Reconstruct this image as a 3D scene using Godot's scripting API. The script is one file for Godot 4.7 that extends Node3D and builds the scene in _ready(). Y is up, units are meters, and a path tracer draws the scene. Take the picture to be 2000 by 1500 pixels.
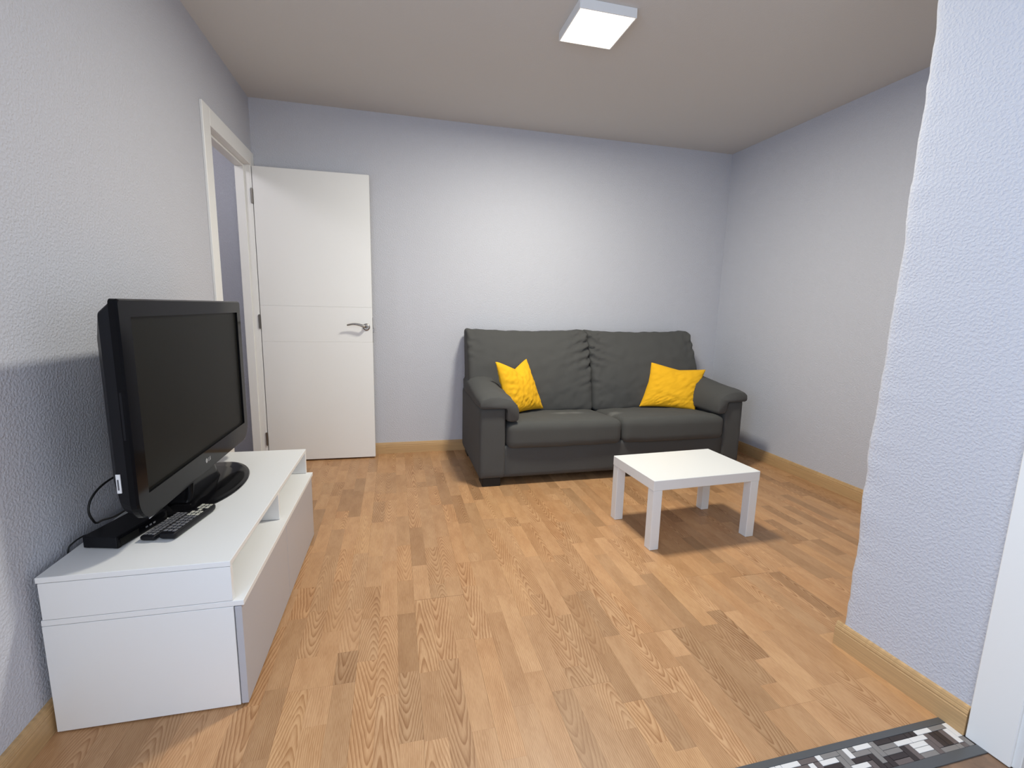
extends Node3D

# Room axes: x to the right, y up, z towards the camera. Left wall at x = 0, back wall at z = 0, floor at y = 0.
const H := 2.489          # ceiling height
const W := 3.736          # right wall of the seating corner
const ZR := 4.50          # rear wall (behind the camera) with the window
const ZP := 2.523         # where the near right wall ends
const XP := 2.433
const PA := 0.0735        # the near right wall is slightly out of square
const SILL := 2.833       # the laminate ends here
const EYE := Vector3(0.91694, 1.15533, 3.68971)
const FOCAL := 915.565

var M := {}
var rng := RandomNumberGenerator.new()

func _ready() -> void:
	rng.seed = 20240611
	setup_view()
	make_materials()
	build_shell()
	build_floor()
	build_threshold()
	build_trim()
	build_doors()
	build_ceiling_lamp()
	build_sofa()
	build_cushions()
	build_coffee_table()
	build_tv_stand()
	build_television()
	build_small_things()

# ------------------------------------------------------------------ view and light
func setup_view() -> void:
	var cam := Camera3D.new()
	cam.name = "camera"
	add_child(cam)
	cam.position = EYE
	cam.basis = Basis.from_euler(Vector3(-0.16123574, -0.24659799, 0.02357104))
	cam.keep_aspect = Camera3D.KEEP_HEIGHT
	cam.fov = rad_to_deg(2.0 * atan(750.0 / FOCAL))
	cam.near = 0.05
	cam.far = 60.0
	cam.current = true
	var env := Environment.new()
	env.background_mode = Environment.BG_COLOR
	env.background_color = Color(0.80, 0.88, 1.0)
	env.background_energy_multiplier = 0.8
	env.tonemap_mode = Environment.TONE_MAPPER_LINEAR
	env.tonemap_exposure = 1.27
	env.sdfgi_enabled = true
	env.ssao_enabled = true
	env.ssil_enabled = true
	var we := WorldEnvironment.new()
	we.name = "world_environment"
	we.environment = env
	add_child(we)
	# daylight that enters through the glazed balcony door behind the camera
	var day := AreaLight3D.new()
	day.name = "window_daylight"
	day.area_size = Vector2(1.50, 2.0)
	day.area_normalize_energy = true
	day.light_energy = 1.5
	day.light_color = Color(0.97, 0.985, 1.0)
	day.shadow_enabled = true
	day.area_range = 12.0
	day.position = Vector3(0.95, 1.15, ZR - 0.06)
	add_child(day)
	# bluer skylight from the window in the left wall, beside the camera
	var sky := AreaLight3D.new()
	sky.name = "side_window_daylight"
	sky.area_size = Vector2(1.05, 1.25)
	sky.area_normalize_energy = true
	sky.light_energy = 2.5
	sky.light_color = Color(0.73, 0.85, 1.0)
	sky.shadow_enabled = true
	sky.area_range = 12.0
	sky.position = Vector3(0.06, 1.55, 3.75)
	sky.rotation.y = -PI / 2
	add_child(sky)

# ------------------------------------------------------------------ materials
func lin(r: float, g: float, b: float) -> Color:
	return Color(r, g, b).linear_to_srgb()

func mat(called: String, c: Color, rough := 0.6, spec := 0.5, metal := 0.0) -> StandardMaterial3D:
	var m := StandardMaterial3D.new()
	m.resource_name = called
	m.albedo_color = c
	m.roughness = rough
	m.metallic_specular = spec
	m.metallic = metal
	M[called] = m
	return m

func relief(m: StandardMaterial3D, t: Texture2D, cm: float, per_metre: float) -> void:
	m.heightmap_enabled = true
	m.heightmap_texture = t
	m.heightmap_scale = cm
	m.uv1_triplanar = true
	m.uv1_world_triplanar = true
	m.uv1_scale = Vector3.ONE * per_metre

func noise_image(freq: float, octaves: int, lo: float, hi: float, sd: int, stretch := 1.0) -> ImageTexture:
	var n := FastNoiseLite.new()
	n.noise_type = FastNoiseLite.TYPE_SIMPLEX_SMOOTH
	n.seed = sd
	n.frequency = freq
	n.fractal_octaves = octaves
	var w := 512
	var im := n.get_seamless_image(w, int(w / stretch))
	im.convert(Image.FORMAT_L8)
	var d := im.get_data()
	for i in d.size():
		d[i] = int(255.0 * smoothstep(lo, hi, d[i] / 255.0))
	return ImageTexture.create_from_image(Image.create_from_data(im.get_width(), im.get_height(), false, Image.FORMAT_L8, d))

func make_materials() -> void:
	var drops := noise_image(0.040, 3, 0.12, 1.0, 3)
	var grain := noise_image(0.12, 2, 0.2, 0.8, 5)
	var weave := weave_image()
	var wall := mat("wall_paint", lin(0.548, 0.556, 0.602), 0.75, 0.3)
	relief(wall, drops, 0.13, 4.4)
	var ceil := mat("ceiling_paint", lin(0.62, 0.60, 0.575), 0.85, 0.2)
	relief(ceil, drops, 0.03, 5.2)
	mat("lacquer_white", lin(0.83, 0.825, 0.80), 0.38, 0.45)
	mat("melamine_white", lin(0.80, 0.80, 0.79), 0.35, 0.45)
	mat("melamine_grey", lin(0.46, 0.465, 0.50), 0.30, 0.5)
	mat("table_white", lin(0.75, 0.75, 0.735), 0.33, 0.45)
	var oak := mat("skirting_oak", lin(0.66, 0.425, 0.205), 0.45, 0.4)
	oak.uv1_triplanar = true
	oak.uv1_world_triplanar = true
	oak.uv1_scale = Vector3(1.2, 14.0, 1.2)
	oak.albedo_texture = streak_image()
	mat("floor_core", lin(0.30, 0.19, 0.11), 0.8, 0.2)
	var lam := mat("laminate", Color.WHITE, 0.40, 0.42)
	lam.albedo_texture = wood_atlas()
	lam.vertex_color_use_as_albedo = true
	var tiles := mat("floor_tile", lin(0.30, 0.18, 0.11), 0.35, 0.5)
	tiles.uv1_triplanar = true
	tiles.uv1_world_triplanar = true
	tiles.uv1_scale = Vector3.ONE * 3.0
	tiles.albedo_texture = marble_image()
	var fab := mat("sofa_fabric", lin(0.160, 0.159, 0.153), 0.95, 0.12)
	fab.vertex_color_use_as_albedo = true
	relief(fab, weave, 0.05, 14.0)
	fab.rim_enabled = true
	fab.rim = 0.25
	var vel := mat("yellow_velvet", lin(0.86, 0.46, 0.022), 0.85, 0.2)
	vel.rim_enabled = true
	vel.rim = 0.5
	vel.rim_tint = 0.8
	relief(vel, grain, 0.04, 6.0)
	mat("sofa_foot", lin(0.012, 0.011, 0.010), 0.5, 0.4)
	mat("gloss_black", lin(0.005, 0.005, 0.006), 0.10, 0.22)
	mat("matt_black", lin(0.007, 0.007, 0.009), 0.42, 0.32)
	mat("screen", lin(0.010, 0.010, 0.0085), 0.42, 0.22)
	mat("cable_black", lin(0.008, 0.008, 0.008), 0.5, 0.4)
	mat("chrome", lin(0.36, 0.34, 0.315), 0.24, 0.5, 1.0)
	mat("steel", lin(0.30, 0.28, 0.26), 0.35, 0.5, 1.0)
	mat("silver", lin(0.45, 0.45, 0.46), 0.35, 0.5, 0.7)
	mat("label_white", lin(0.75, 0.75, 0.76), 0.6, 0.3)
	mat("label_print", lin(0.12, 0.12, 0.13), 0.7, 0.3)
	mat("key_grey", lin(0.16, 0.16, 0.17), 0.6, 0.3)
	mat("key_cream", lin(0.50, 0.49, 0.42), 0.6, 0.3)
	mat("grey_profile", lin(0.12, 0.125, 0.13), 0.35, 0.5, 0.4)
	mat("grout", lin(0.10, 0.085, 0.08), 0.8, 0.2)
	mat("tessera_white", lin(0.72, 0.70, 0.68), 0.3, 0.5)
	mat("tessera_dark", lin(0.035, 0.026, 0.025), 0.3, 0.5)
	mat("tessera_grey", lin(0.22, 0.205, 0.195), 0.3, 0.5)
	mat("tessera_taupe", lin(0.13, 0.105, 0.10), 0.3, 0.5)
	var lit := mat("lamp_diffuser", Color(1, 1, 1), 0.5, 0.3)
	lit.emission_enabled = true
	lit.emission = Color(1.0, 0.96, 0.88)
	lit.emission_energy_multiplier = 1.6
	var glass := mat("window_glass", Color(1, 1, 1, 0.08), 0.02, 0.5)
	glass.transparency = BaseMaterial3D.TRANSPARENCY_ALPHA

func weave_image() -> ImageTexture:
	var w := 128
	var d := PackedByteArray()
	d.resize(w * w)
	var n := FastNoiseLite.new()
	n.frequency = 0.09
	n.seed = 9
	for y in w:
		for x in w:
			var a := sin(x * TAU / 8.0) * sin(y * TAU / 8.0)
			d[y * w + x] = clampi(int(128 + 70 * a + 70 * n.get_noise_2d(x, y)), 0, 255)
	return ImageTexture.create_from_image(Image.create_from_data(w, w, false, Image.FORMAT_L8, d))

func streak_image() -> ImageTexture:
	var w := 256
	var d := PackedByteArray()
	d.resize(w * w * 3)
	var n := FastNoiseLite.new()
	n.frequency = 0.02
	n.seed = 41
	for y in w:
		for x in w:
			var v := 0.9 + 0.14 * n.get_noise_2d(x * 0.35, y * 9.0) + 0.06 * n.get_noise_2d(x * 1.5, y * 30.0)
			for k in 3:
				d[(y * w + x) * 3 + k] = clampi(int(255 * v), 0, 255)
	return ImageTexture.create_from_image(Image.create_from_data(w, w, false, Image.FORMAT_RGB8, d))

func marble_image() -> ImageTexture:
	var w := 256
	var n := FastNoiseLite.new()
	n.frequency = 0.012
	n.seed = 77
	n.domain_warp_enabled = true
	n.domain_warp_amplitude = 40.0
	var im := n.get_seamless_image(w, w)
	im.convert(Image.FORMAT_RGB8)
	var d := im.get_data()
	for i in d.size():
		d[i] = clampi(190 + int(d[i] * 0.25), 0, 255)
	return ImageTexture.create_from_image(Image.create_from_data(w, w, false, Image.FORMAT_RGB8, d))

const AW := 12     # grain variants across the atlas
const AH := 3      # and down
const TW := 96
const TH := 512

# Thirty-six sawn grain patterns: growth rings cut by a board plane at a different distance from the heart.
func wood_atlas() -> ImageTexture:
	var w := AW * TW
	var h := AH * TH
	var d := PackedByteArray()
	d.resize(w * h * 3)
	var n1 := FastNoiseLite.new()
	n1.noise_type = FastNoiseLite.TYPE_SIMPLEX
	n1.frequency = 1.0
	n1.fractal_octaves = 2
	n1.seed = 12
	var n2 := FastNoiseLite.new()
	n2.noise_type = FastNoiseLite.TYPE_VALUE
	n2.frequency = 1.0
	n2.fractal_type = FastNoiseLite.FRACTAL_NONE
	n2.seed = 31
	var light := Color(0.790, 0.625, 0.462)
	var dark := Color(0.580, 0.400, 0.250)
	var r := RandomNumberGenerator.new()
	r.seed = 5
	for vy in AH:
		for vx in AW:
			var cathedral := r.randf() < 0.45
			var xc := r.randf_range(1.0, 5.4) if cathedral else r.randf_range(-16.0, -7.0)
			var depth := r.randf_range(0.35, 1.3) if cathedral else r.randf_range(0.5, 4.0)
			var taper := r.randf_range(0.10, 0.21) if cathedral else r.randf_range(0.0, 0.02)
			if r.randf() < 0.5:
				taper = -taper
			var rings := r.randf_range(0.95, 1.55) if cathedral else r.randf_range(1.6, 2.6)
			var strength := r.randf_range(0.40, 0.80) if cathedral else r.randf_range(0.30, 0.60)
			var o := r.randf() * 100.0
			for y in TH:
				var v := y * 50.0 / TH
				var row := ((vy * TH + y) * w + vx * TW) * 3
				for x in TW:
					var u := x * 6.5 / TW
					var bend := n1.get_noise_2d(u * 0.13 + o, v * 0.045 + o)
					var rad := sqrt((u - xc) * (u - xc) + depth * depth) + taper * v + 0.32 * bend
					var f := fposmod(rad * rings, 1.0)
					var ring := f * f * (1.0 if f < 0.88 else (1.0 - f) / 0.12)
					var pore := n2.get_noise_2d(u * 16.0 + o, v * 0.7)
					var k := clampf(0.06 + strength * ring * 1.15 + 0.20 * pore + 0.14 * bend, 0.0, 1.0)
					d[row] = int(255 * lerpf(light.r, dark.r, k))
					d[row + 1] = int(255 * lerpf(light.g, dark.g, k))
					d[row + 2] = int(255 * lerpf(light.b, dark.b, k))
					row += 3
	return ImageTexture.create_from_image(Image.create_from_data(w, h, false, Image.FORMAT_RGB8, d))

# ------------------------------------------------------------------ object helpers
func tag(o: Node, label := "", category := "", group := "", kind := "") -> void:
	if label != "": o.set_meta("label", label)
	if category != "": o.set_meta("category", category)
	if group != "": o.set_meta("group", group)
	if kind != "": o.set_meta("kind", kind)

func thing(called: String, label: String, category: String, at := Vector3.ZERO, turn := 0.0) -> Node3D:
	var o := Node3D.new()
	o.name = called
	add_child(o, true)
	o.position = at
	o.rotation.y = turn
	tag(o, label, category)
	return o

func part(parent: Node, called: String, mesh: Mesh, material: Material, at := Vector3.ZERO) -> MeshInstance3D:
	var o := MeshInstance3D.new()
	o.name = called
	o.mesh = mesh
	o.material_override = material
	o.position = at
	parent.add_child(o, true)
	return o

func structure(called: String, mesh: Mesh, material: Material, label: String, category: String) -> MeshInstance3D:
	var o := part(self, called, mesh, material)
	tag(o, label, category, "", "structure")
	return o

# ------------------------------------------------------------------ mesh helpers
func start() -> SurfaceTool:
	var st := SurfaceTool.new()
	st.begin(Mesh.PRIMITIVE_TRIANGLES)
	return st

func flat_tri(st: SurfaceTool, a: Vector3, b: Vector3, c: Vector3, out: Vector3) -> void:
	var n := (b - a).cross(c - a)
	if n.length_squared() < 1e-16:
		return
	if n.dot(out) > 0.0:
		var t := b
		b = c
		c = t
	else:
		n = -n
	n = n.normalized()
	for p in [a, b, c]:
		st.set_normal(n)
		st.add_vertex(p)

func flat_quad(st: SurfaceTool, a: Vector3, b: Vector3, c: Vector3, d: Vector3, out: Vector3) -> void:
	flat_tri(st, a, b, c, out)
	flat_tri(st, a, c, d, out)

# a box with chamfered edges
func add_box(st: SurfaceTool, lo: Vector3, hi: Vector3, b := 0.0015) -> void:
	var c := (lo + hi) * 0.5
	var h := (hi - lo) * 0.5
	b = minf(b, minf(h.x, minf(h.y, h.z)) * 0.49)
	for ax in 3:
		var u := (ax + 1) % 3
		var v := (ax + 2) % 3
		for s in [-1.0, 1.0]:
			var q: Array[Vector3] = []
			for k in [[-1, -1], [1, -1], [1, 1], [-1, 1]]:
				var p := Vector3.ZERO
				p[ax] = s * h[ax]
				p[u] = k[0] * (h[u] - b)
				p[v] = k[1] * (h[v] - b)
				q.append(c + p)
			var n := Vector3.ZERO
			n[ax] = s
			flat_quad(st, q[0], q[1], q[2], q[3], n)
	if b <= 0.0:
		return
	for ax in 3:
		var u := (ax + 1) % 3
		var v := (ax + 2) % 3
		for su in [-1.0, 1.0]:
			for sv in [-1.0, 1.0]:
				var q: Array[Vector3] = []
				for k in [[-1.0, 0], [1.0, 0], [1.0, 1], [-1.0, 1]]:
					var p := Vector3.ZERO
					p[ax] = k[0] * (h[ax] - b)
					p[u] = su * (h[u] - (b if k[1] == 1 else 0.0))
					p[v] = sv * (h[v] - (0.0 if k[1] == 1 else b))
					q.append(c + p)
				var n := Vector3.ZERO
				n[u] = su
				n[v] = sv
				flat_quad(st, q[0], q[1], q[2], q[3], n)
	for sx in [-1.0, 1.0]:
		for sy in [-1.0, 1.0]:
			for sz in [-1.0, 1.0]:
				var s := Vector3(sx, sy, sz)
				var k := s * h
				flat_tri(st, c + k - Vector3(0, sy, sz) * b, c + k - Vector3(sx, 0, sz) * b, c + k - Vector3(sx, sy, 0) * b, s)

func box(lo: Vector3, hi: Vector3, b := 0.0015) -> ArrayMesh:
	var st := start()
	add_box(st, lo, hi, b)
	return st.commit()

func boxes(list: Array, b := 0.0) -> ArrayMesh:
	var st := start()
	for k in list:
		add_box(st, k[0], k[1], b)
	return st.commit()

func smooth_tri(st: SurfaceTool, a: Vector3, b: Vector3, c: Vector3, out: Vector3) -> void:
	if (b - a).cross(c - a).dot(out) > 0.0:
		st.add_vertex(a); st.add_vertex(c); st.add_vertex(b)
	else:
		st.add_vertex(a); st.add_vertex(b); st.add_vertex(c)

# the surface of a cube, subdivided, mapped by f; f takes a point of the cube [-1, 1]
func soft(f: Callable, n: Vector3i, colour = null) -> ArrayMesh:
	var st := start()
	st.set_smooth_group(0)
	for ax in 3:
		var u := (ax + 1) % 3
		var v := (ax + 2) % 3
		for s in [-1.0, 1.0]:
			var cube := []
			for j in n[v] + 1:
				for i in n[u] + 1:
					var p := Vector3.ZERO
					p[ax] = s
					p[u] = -1.0 + 2.0 * i / n[u]
					p[v] = -1.0 + 2.0 * j / n[v]
					cube.append(p)
			var grid := cube.map(f)
			var tint := grid.map(colour) if colour != null else []
			var flip: bool = s < 0.0
			for j in n[v]:
				for i in n[u]:
					var a := j * (n[u] + 1) + i
					var q := [a, a + 1, a + n[u] + 2, a + n[u] + 1]
					for t in [[0, 1, 2], [0, 2, 3]]:
						var order: Array = [t[0], t[1], t[2]] if flip else [t[0], t[2], t[1]]
						for k in order:
							st.set_color(tint[q[k]] if tint else Color(0.5, 0.5, 0.5))
							st.add_vertex(grid[q[k]])
	st.generate_normals()
	return st.commit()

func rounded(p: Vector3, half: Vector3, r: float) -> Vector3:
	# spread the grid so that the rounding has several rows
	var q := Vector3(signf(p.x) * pow(absf(p.x), 0.75), signf(p.y) * pow(absf(p.y), 0.75), signf(p.z) * pow(absf(p.z), 0.75)) * half
	var inner := Vector3(clampf(q.x, -(half.x - r), half.x - r), clampf(q.y, -(half.y - r), half.y - r), clampf(q.z, -(half.z - r), half.z - r))
	var d := q - inner
	if d.length() < 1e-7:
		return q
	return inner + d.normalized() * r

# a tube along points, with a radius for each (and flattened by squash across the second axis)
func tube(pts: Array, radii: Array, seg := 10, squash := 1.0) -> ArrayMesh:
	var st := start()
	st.set_smooth_group(0)
	var rings := []
	var up := Vector3.UP
	for i in pts.size():
		var a: Vector3 = pts[maxi(i - 1, 0)]
		var b: Vector3 = pts[mini(i + 1, pts.size() - 1)]
		var t := (b - a).normalized()
		if absf(t.dot(up)) > 0.95:
			up = Vector3(0, 0, 1) if absf(t.z) < 0.8 else Vector3(1, 0, 0)
		var x := t.cross(up).normalized()
		var y := x.cross(t).normalized()
		up = y
		var ring := []
		for k in seg:
			var an := TAU * k / seg
			ring.append(pts[i] + (x * cos(an) + y * sin(an) * squash) * radii[i])
		rings.append(ring)
	for i in pts.size() - 1:
		for k in seg:
			var l := (k + 1) % seg
			var out: Vector3 = rings[i][k] - pts[i]
			smooth_tri(st, rings[i][k], rings[i][l], rings[i + 1][l], out)
			smooth_tri(st, rings[i][k], rings[i + 1][l], rings[i + 1][k], out)
	for e in [0, pts.size() - 1]:
		var out: Vector3 = pts[e] - pts[1 if e == 0 else pts.size() - 2]
		for k in seg:
			smooth_tri(st, pts[e], rings[e][k], rings[e][(k + 1) % seg], out)
	st.generate_normals()
	return st.commit()

func curve_points(ctrl: Array, count: int) -> Array:
	var c := Curve3D.new()
	for i in ctrl.size():
		var a: Vector3 = ctrl[maxi(i - 1, 0)]
		var b: Vector3 = ctrl[mini(i + 1, ctrl.size() - 1)]
		var t := (b - a) / 6.0
		c.add_point(ctrl[i], -t, t)
	c.bake_interval = 0.004
	var out := []
	for k in count:
		out.append(c.sample_baked(c.get_baked_length() * k / (count - 1), true))
	return out

func even(n: int, v: float) -> Array:
	var a := []
	for i in n:
		a.append(v)
	return a

# turned about the y axis: profile of (radius, height), optionally oval
func lathe(profile: Array, seg := 32, oval := Vector2.ONE) -> ArrayMesh:
	var st := start()
	for i in profile.size() - 1:
		st.set_smooth_group(i)
		for k in seg:
			var q := []
			for e in [[i, k], [i, k + 1], [i + 1, k + 1], [i + 1, k]]:
				var p: Vector2 = profile[e[0]]
				var an: float = TAU * e[1] / seg
				q.append(Vector3(cos(an) * p.x * oval.x, p.y, sin(an) * p.x * oval.y))
			var mid: Vector3 = (q[0] + q[1] + q[2] + q[3]) * 0.25
			var d: Vector2 = profile[i + 1] - profile[i]
			var radial := Vector3(mid.x, 0, mid.z).normalized()
			var out := radial * d.y + Vector3.UP * -d.x
			smooth_tri(st, q[0], q[1], q[2], out)
			smooth_tri(st, q[0], q[2], q[3], out)
	st.generate_normals()
	return st.commit()

# outline of a rounded rectangle, same count of points for any radii (order: right-top, left-top, left-bottom, right-bottom)
func outline(lo: Vector2, hi: Vector2, rt: float, rb: float, seg := 8) -> Array:
	var out := []
	var corners := [[Vector2(hi.x - rt, hi.y - rt), rt, 0.0], [Vector2(lo.x + rt, hi.y - rt), rt, PI / 2], [Vector2(lo.x + rb, lo.y + rb), rb, PI], [Vector2(hi.x - rb, lo.y + rb), rb, 1.5 * PI]]
	for c in corners:
		for k in seg + 1:
			var a: float = c[2] + PI / 2 * k / seg
			out.append(c[0] + Vector2(cos(a), sin(a)) * c[1])
	return out

# joins outlines given as [points, z]; caps close first and last
func loft(st: SurfaceTool, layers: Array, cap_first := true, cap_last := true, inward := false) -> void:
	var c := Vector2.ZERO
	for p in layers[0][0]:
		c += p / layers[0][0].size()
	for i in layers.size() - 1:
		var a: Array = layers[i][0]
		var b: Array = layers[i + 1][0]
		for k in a.size():
			var l := (k + 1) % a.size()
			var q := [Vector3(a[k].x, a[k].y, layers[i][1]), Vector3(a[l].x, a[l].y, layers[i][1]), Vector3(b[l].x, b[l].y, layers[i + 1][1]), Vector3(b[k].x, b[k].y, layers[i + 1][1])]
			var e: Vector2 = (a[l] - a[k])
			var nrm := Vector3(e.y, -e.x, 0)
			var along := Vector3(b[k].x - a[k].x, b[k].y - a[k].y, layers[i + 1][1] - layers[i][1])
			var out := Vector3(e.x, e.y, 0).cross(along)
			if nrm.length() < 1e-9:
				var e2: Vector2 = b[l] - b[k]
				out = Vector3(e2.x, e2.y, 0).cross(along)
			if layers[i + 1][1] < layers[i][1]:
				out = -out
			if inward:
				out = -out
			# outward side: away from the middle when the walls run along z
			if absf(layers[i + 1][1] - layers[i][1]) < 1e-6:
				out = Vector3(0, 0, 1.0)
			flat_quad(st, q[0], q[1], q[2], q[3], out)
	for e in [[0, cap_first], [layers.size() - 1, cap_last]]:
		if e[1]:
			var o: Array = layers[e[0]][0]
			var z: float = layers[e[0]][1]
			var other: float = layers[1 if e[0] == 0 else layers.size() - 2][1]
			for k in o.size():
				var l := (k + 1) % o.size()
				flat_tri(st, Vector3(c.x, c.y, z), Vector3(o[k].x, o[k].y, z), Vector3(o[l].x, o[l].y, z), Vector3(0, 0, z - other))

# ------------------------------------------------------------------ the room
func build_shell() -> void:
	var t := 0.12
	# wall_left with the opening of door_1 (z 0.06..0.815)
	structure("wall_left", boxes([
		[Vector3(-0.08, 0, 0.815), Vector3(0, H, 3.15)],
		[Vector3(-0.08, 0, 3.15), Vector3(0, 0.85, 4.35)],
		[Vector3(-0.08, 2.25, 3.15), Vector3(0, H, 4.35)],
		[Vector3(-0.08, 0, 4.35), Vector3(0, H, ZR)],
		[Vector3(-0.08, 2.07, 0.06), Vector3(0, H, 0.815)],
		[Vector3(-0.08, 0, -t), Vector3(0, H, 0.06)]]), M.wall_paint, "long pale lavender stippled wall behind the television", "wall")
	structure("wall_back", boxes([[Vector3(-0.0, 0, -t), Vector3(W, H, 0)]]), M.wall_paint, "pale lavender stippled wall behind the grey sofa", "wall")
	structure("wall_right", boxes([[Vector3(W, 0, -t), Vector3(W + t, H, ZP + t)]]), M.wall_paint, "pale grey stippled wall to the right of the sofa", "wall")
	build_near_wall()
	# rear wall behind the camera, with the glazed balcony door
	structure("wall_rear", boxes([
		[Vector3(-t, 0, ZR), Vector3(0.15, H, ZR + t)],
		[Vector3(1.75, 0, ZR), Vector3(2.9, H, ZR + t)],
		[Vector3(0.15, 2.2, ZR), Vector3(1.75, H, ZR + t)]]), M.wall_paint, "wall behind the camera with the glazed balcony door", "wall")
	var win := thing("window_1", "white framed balcony window behind the camera", "window", Vector3(0.95, 0, ZR + 0.05))
	tag(win, "", "", "", "structure")
	part(win, "window_frame", boxes([
		[Vector3(-0.80, 0.0, -0.03), Vector3(-0.73, 2.2, 0.03)], [Vector3(0.73, 0.0, -0.03), Vector3(0.80, 2.2, 0.03)],
		[Vector3(-0.035, 0.07, -0.03), Vector3(0.035, 2.13, 0.03)],
		[Vector3(-0.73, 0.0, -0.03), Vector3(0.73, 0.07, 0.03)], [Vector3(-0.73, 2.13, -0.03), Vector3(0.73, 2.2, 0.03)]], 0.004), M.lacquer_white)
	part(win, "pane", box(Vector3(-0.73, 0.07, -0.004), Vector3(-0.035, 2.13, 0.004), 0.0), M.window_glass)
	part(win, "pane", box(Vector3(0.035, 0.07, -0.004), Vector3(0.73, 2.13, 0.004), 0.0), M.window_glass)
	var win2 := thing("window_2", "white framed side window in the left wall beside the camera", "window", Vector3(-0.04, 0, 3.75))
	tag(win2, "", "", "", "structure")
	part(win2, "window_frame", boxes([
		[Vector3(-0.03, 0.85, -0.60), Vector3(0.03, 2.25, -0.54)], [Vector3(-0.03, 0.85, 0.54), Vector3(0.03, 2.25, 0.60)],
		[Vector3(-0.03, 0.85, -0.54), Vector3(0.03, 0.91, 0.54)], [Vector3(-0.03, 2.19, -0.54), Vector3(0.03, 2.25, 0.54)]], 0.004), M.lacquer_white)
	part(win2, "pane", box(Vector3(-0.004, 0.91, -0.54), Vector3(0.004, 2.19, 0.54), 0.0), M.window_glass)
	structure("ceiling", boxes([[Vector3(-1.45, H, -0.5), Vector3(W + t, H + 0.1, ZR + t)]]), M.ceiling_paint, "plain white stippled ceiling", "ceiling")
	# hallway seen through door_1
	structure("wall_hallway", boxes([
		[Vector3(-1.42, 0, -0.22), Vector3(-0.08, H, -t)],
		[Vector3(-1.42, 0, -t), Vector3(-1.30, H, 2.2)],
		[Vector3(-1.30, 0, 2.1), Vector3(-0.08, H, 2.2)]]), M.wall_paint, "lavender hallway wall seen through the open door", "wall")
	var hall := thing("added_hallway_lamp", "added unseen round lamp that brightens the hallway beyond the door", "ceiling lamp", Vector3(-0.70, H, 1.0))  # added lamp, out of view, put in to brighten the dark hallway
	part(hall, "lamp_diffuser", lathe([Vector2(0, -0.05), Vector2(0.09, -0.05), Vector2(0.12, -0.03), Vector2(0.125, 0.0)], 24), M.lamp_diffuser)
	var hl := OmniLight3D.new()
	hl.name = "added_hallway_light"
	hl.light_energy = 0.26
	hl.light_size = 0.1
	hl.omni_range = 8.0
	hl.omni_attenuation = 2.0
	hl.light_color = Color(0.98, 0.97, 1.0)
	hl.shadow_enabled = true
	hl.position = Vector3(0, -0.17, 0)
	hall.add_child(hl, true)
	structure("floor_hallway", boxes([[Vector3(-1.42, -0.06, -0.22), Vector3(0.0, -0.001, 2.2)]]), M.floor_tile, "hallway floor beyond the open door", "floor")

# the near right wall: its free corner is hand plastered, so the edge wanders a little
func build_near_wall() -> void:
	var o := MeshInstance3D.new()
	o.name = "wall_near"
	var st := start()
	st.set_smooth_group(0)
	var n := FastNoiseLite.new()
	n.seed = 4
	n.frequency = 9.0
	n.fractal_octaves = 3
	var rows := 150
	var prof := [Vector2(0, 0.372), Vector2(0, 0.10), Vector2(0, 0.03), Vector2(0.0015, 0.012), Vector2(0.005, 0.004), Vector2(0.012, 0.0), Vector2(0.04, 0.0), Vector2(1.34, -0.09)]
	var g := []
	for j in rows + 1:
		var y := H * j / rows
		var row := []
		for i in prof.size():
			var k := 1.0 if i >= 2 and i <= 6 else 0.0
			var wob := 0.006 * n.get_noise_2d(y, 3.0) + 0.010 * n.get_noise_2d(y * 0.22, 9.0)
			row.append(Vector3(prof[i].x + 0.003 * k * n.get_noise_2d(y, 7.0), y, prof[i].y + k * wob))
		g.append(row)
	for j in rows:
		for i in prof.size() - 1:
			var e: Vector2 = prof[i + 1] - prof[i]
			var out := Vector3(e.y, 0, -e.x)
			smooth_tri(st, g[j][i], g[j][i + 1], g[j + 1][i + 1], out)
			smooth_tri(st, g[j][i], g[j + 1][i + 1], g[j + 1][i], out)
	st.generate_normals()
	var mesh := st.commit()
	var s2 := start()
	s2.append_from(mesh, 0, Transform3D())
	add_box(s2, Vector3(0.05, 0, 0.03), Vector3(1.33, H, 0.12), 0.0)
	add_box(s2, Vector3(0.002, 0, 0.05), Vector3(0.10, H, 0.46), 0.0)
	add_box(s2, Vector3(0.0, 2.06, 0.46), Vector3(0.10, H, 1.28), 0.0)
	add_box(s2, Vector3(0.0, 0, 1.28), Vector3(0.10, H, 2.36), 0.0)
	o.mesh = s2.commit()
	o.material_override = M.wall_paint
	add_child(o, true)
	o.position = Vector3(XP, 0, ZP)
	o.rotation.y = PA
	tag(o, "bright lavender stippled wall corner at the right edge", "wall", "", "structure")

func on_screen(p: Vector3) -> Vector3:
	var b := Basis.from_euler(Vector3(-0.16123574, -0.24659799, 0.02357104))
	var d := b.inverse() * (p - EYE)
	if d.z > -0.05:
		return Vector3(-9999, -9999, 0.01)
	return Vector3(1000.0 + FOCAL * d.x / -d.z, 750.0 - FOCAL * d.y / -d.z, -d.z)

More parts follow.
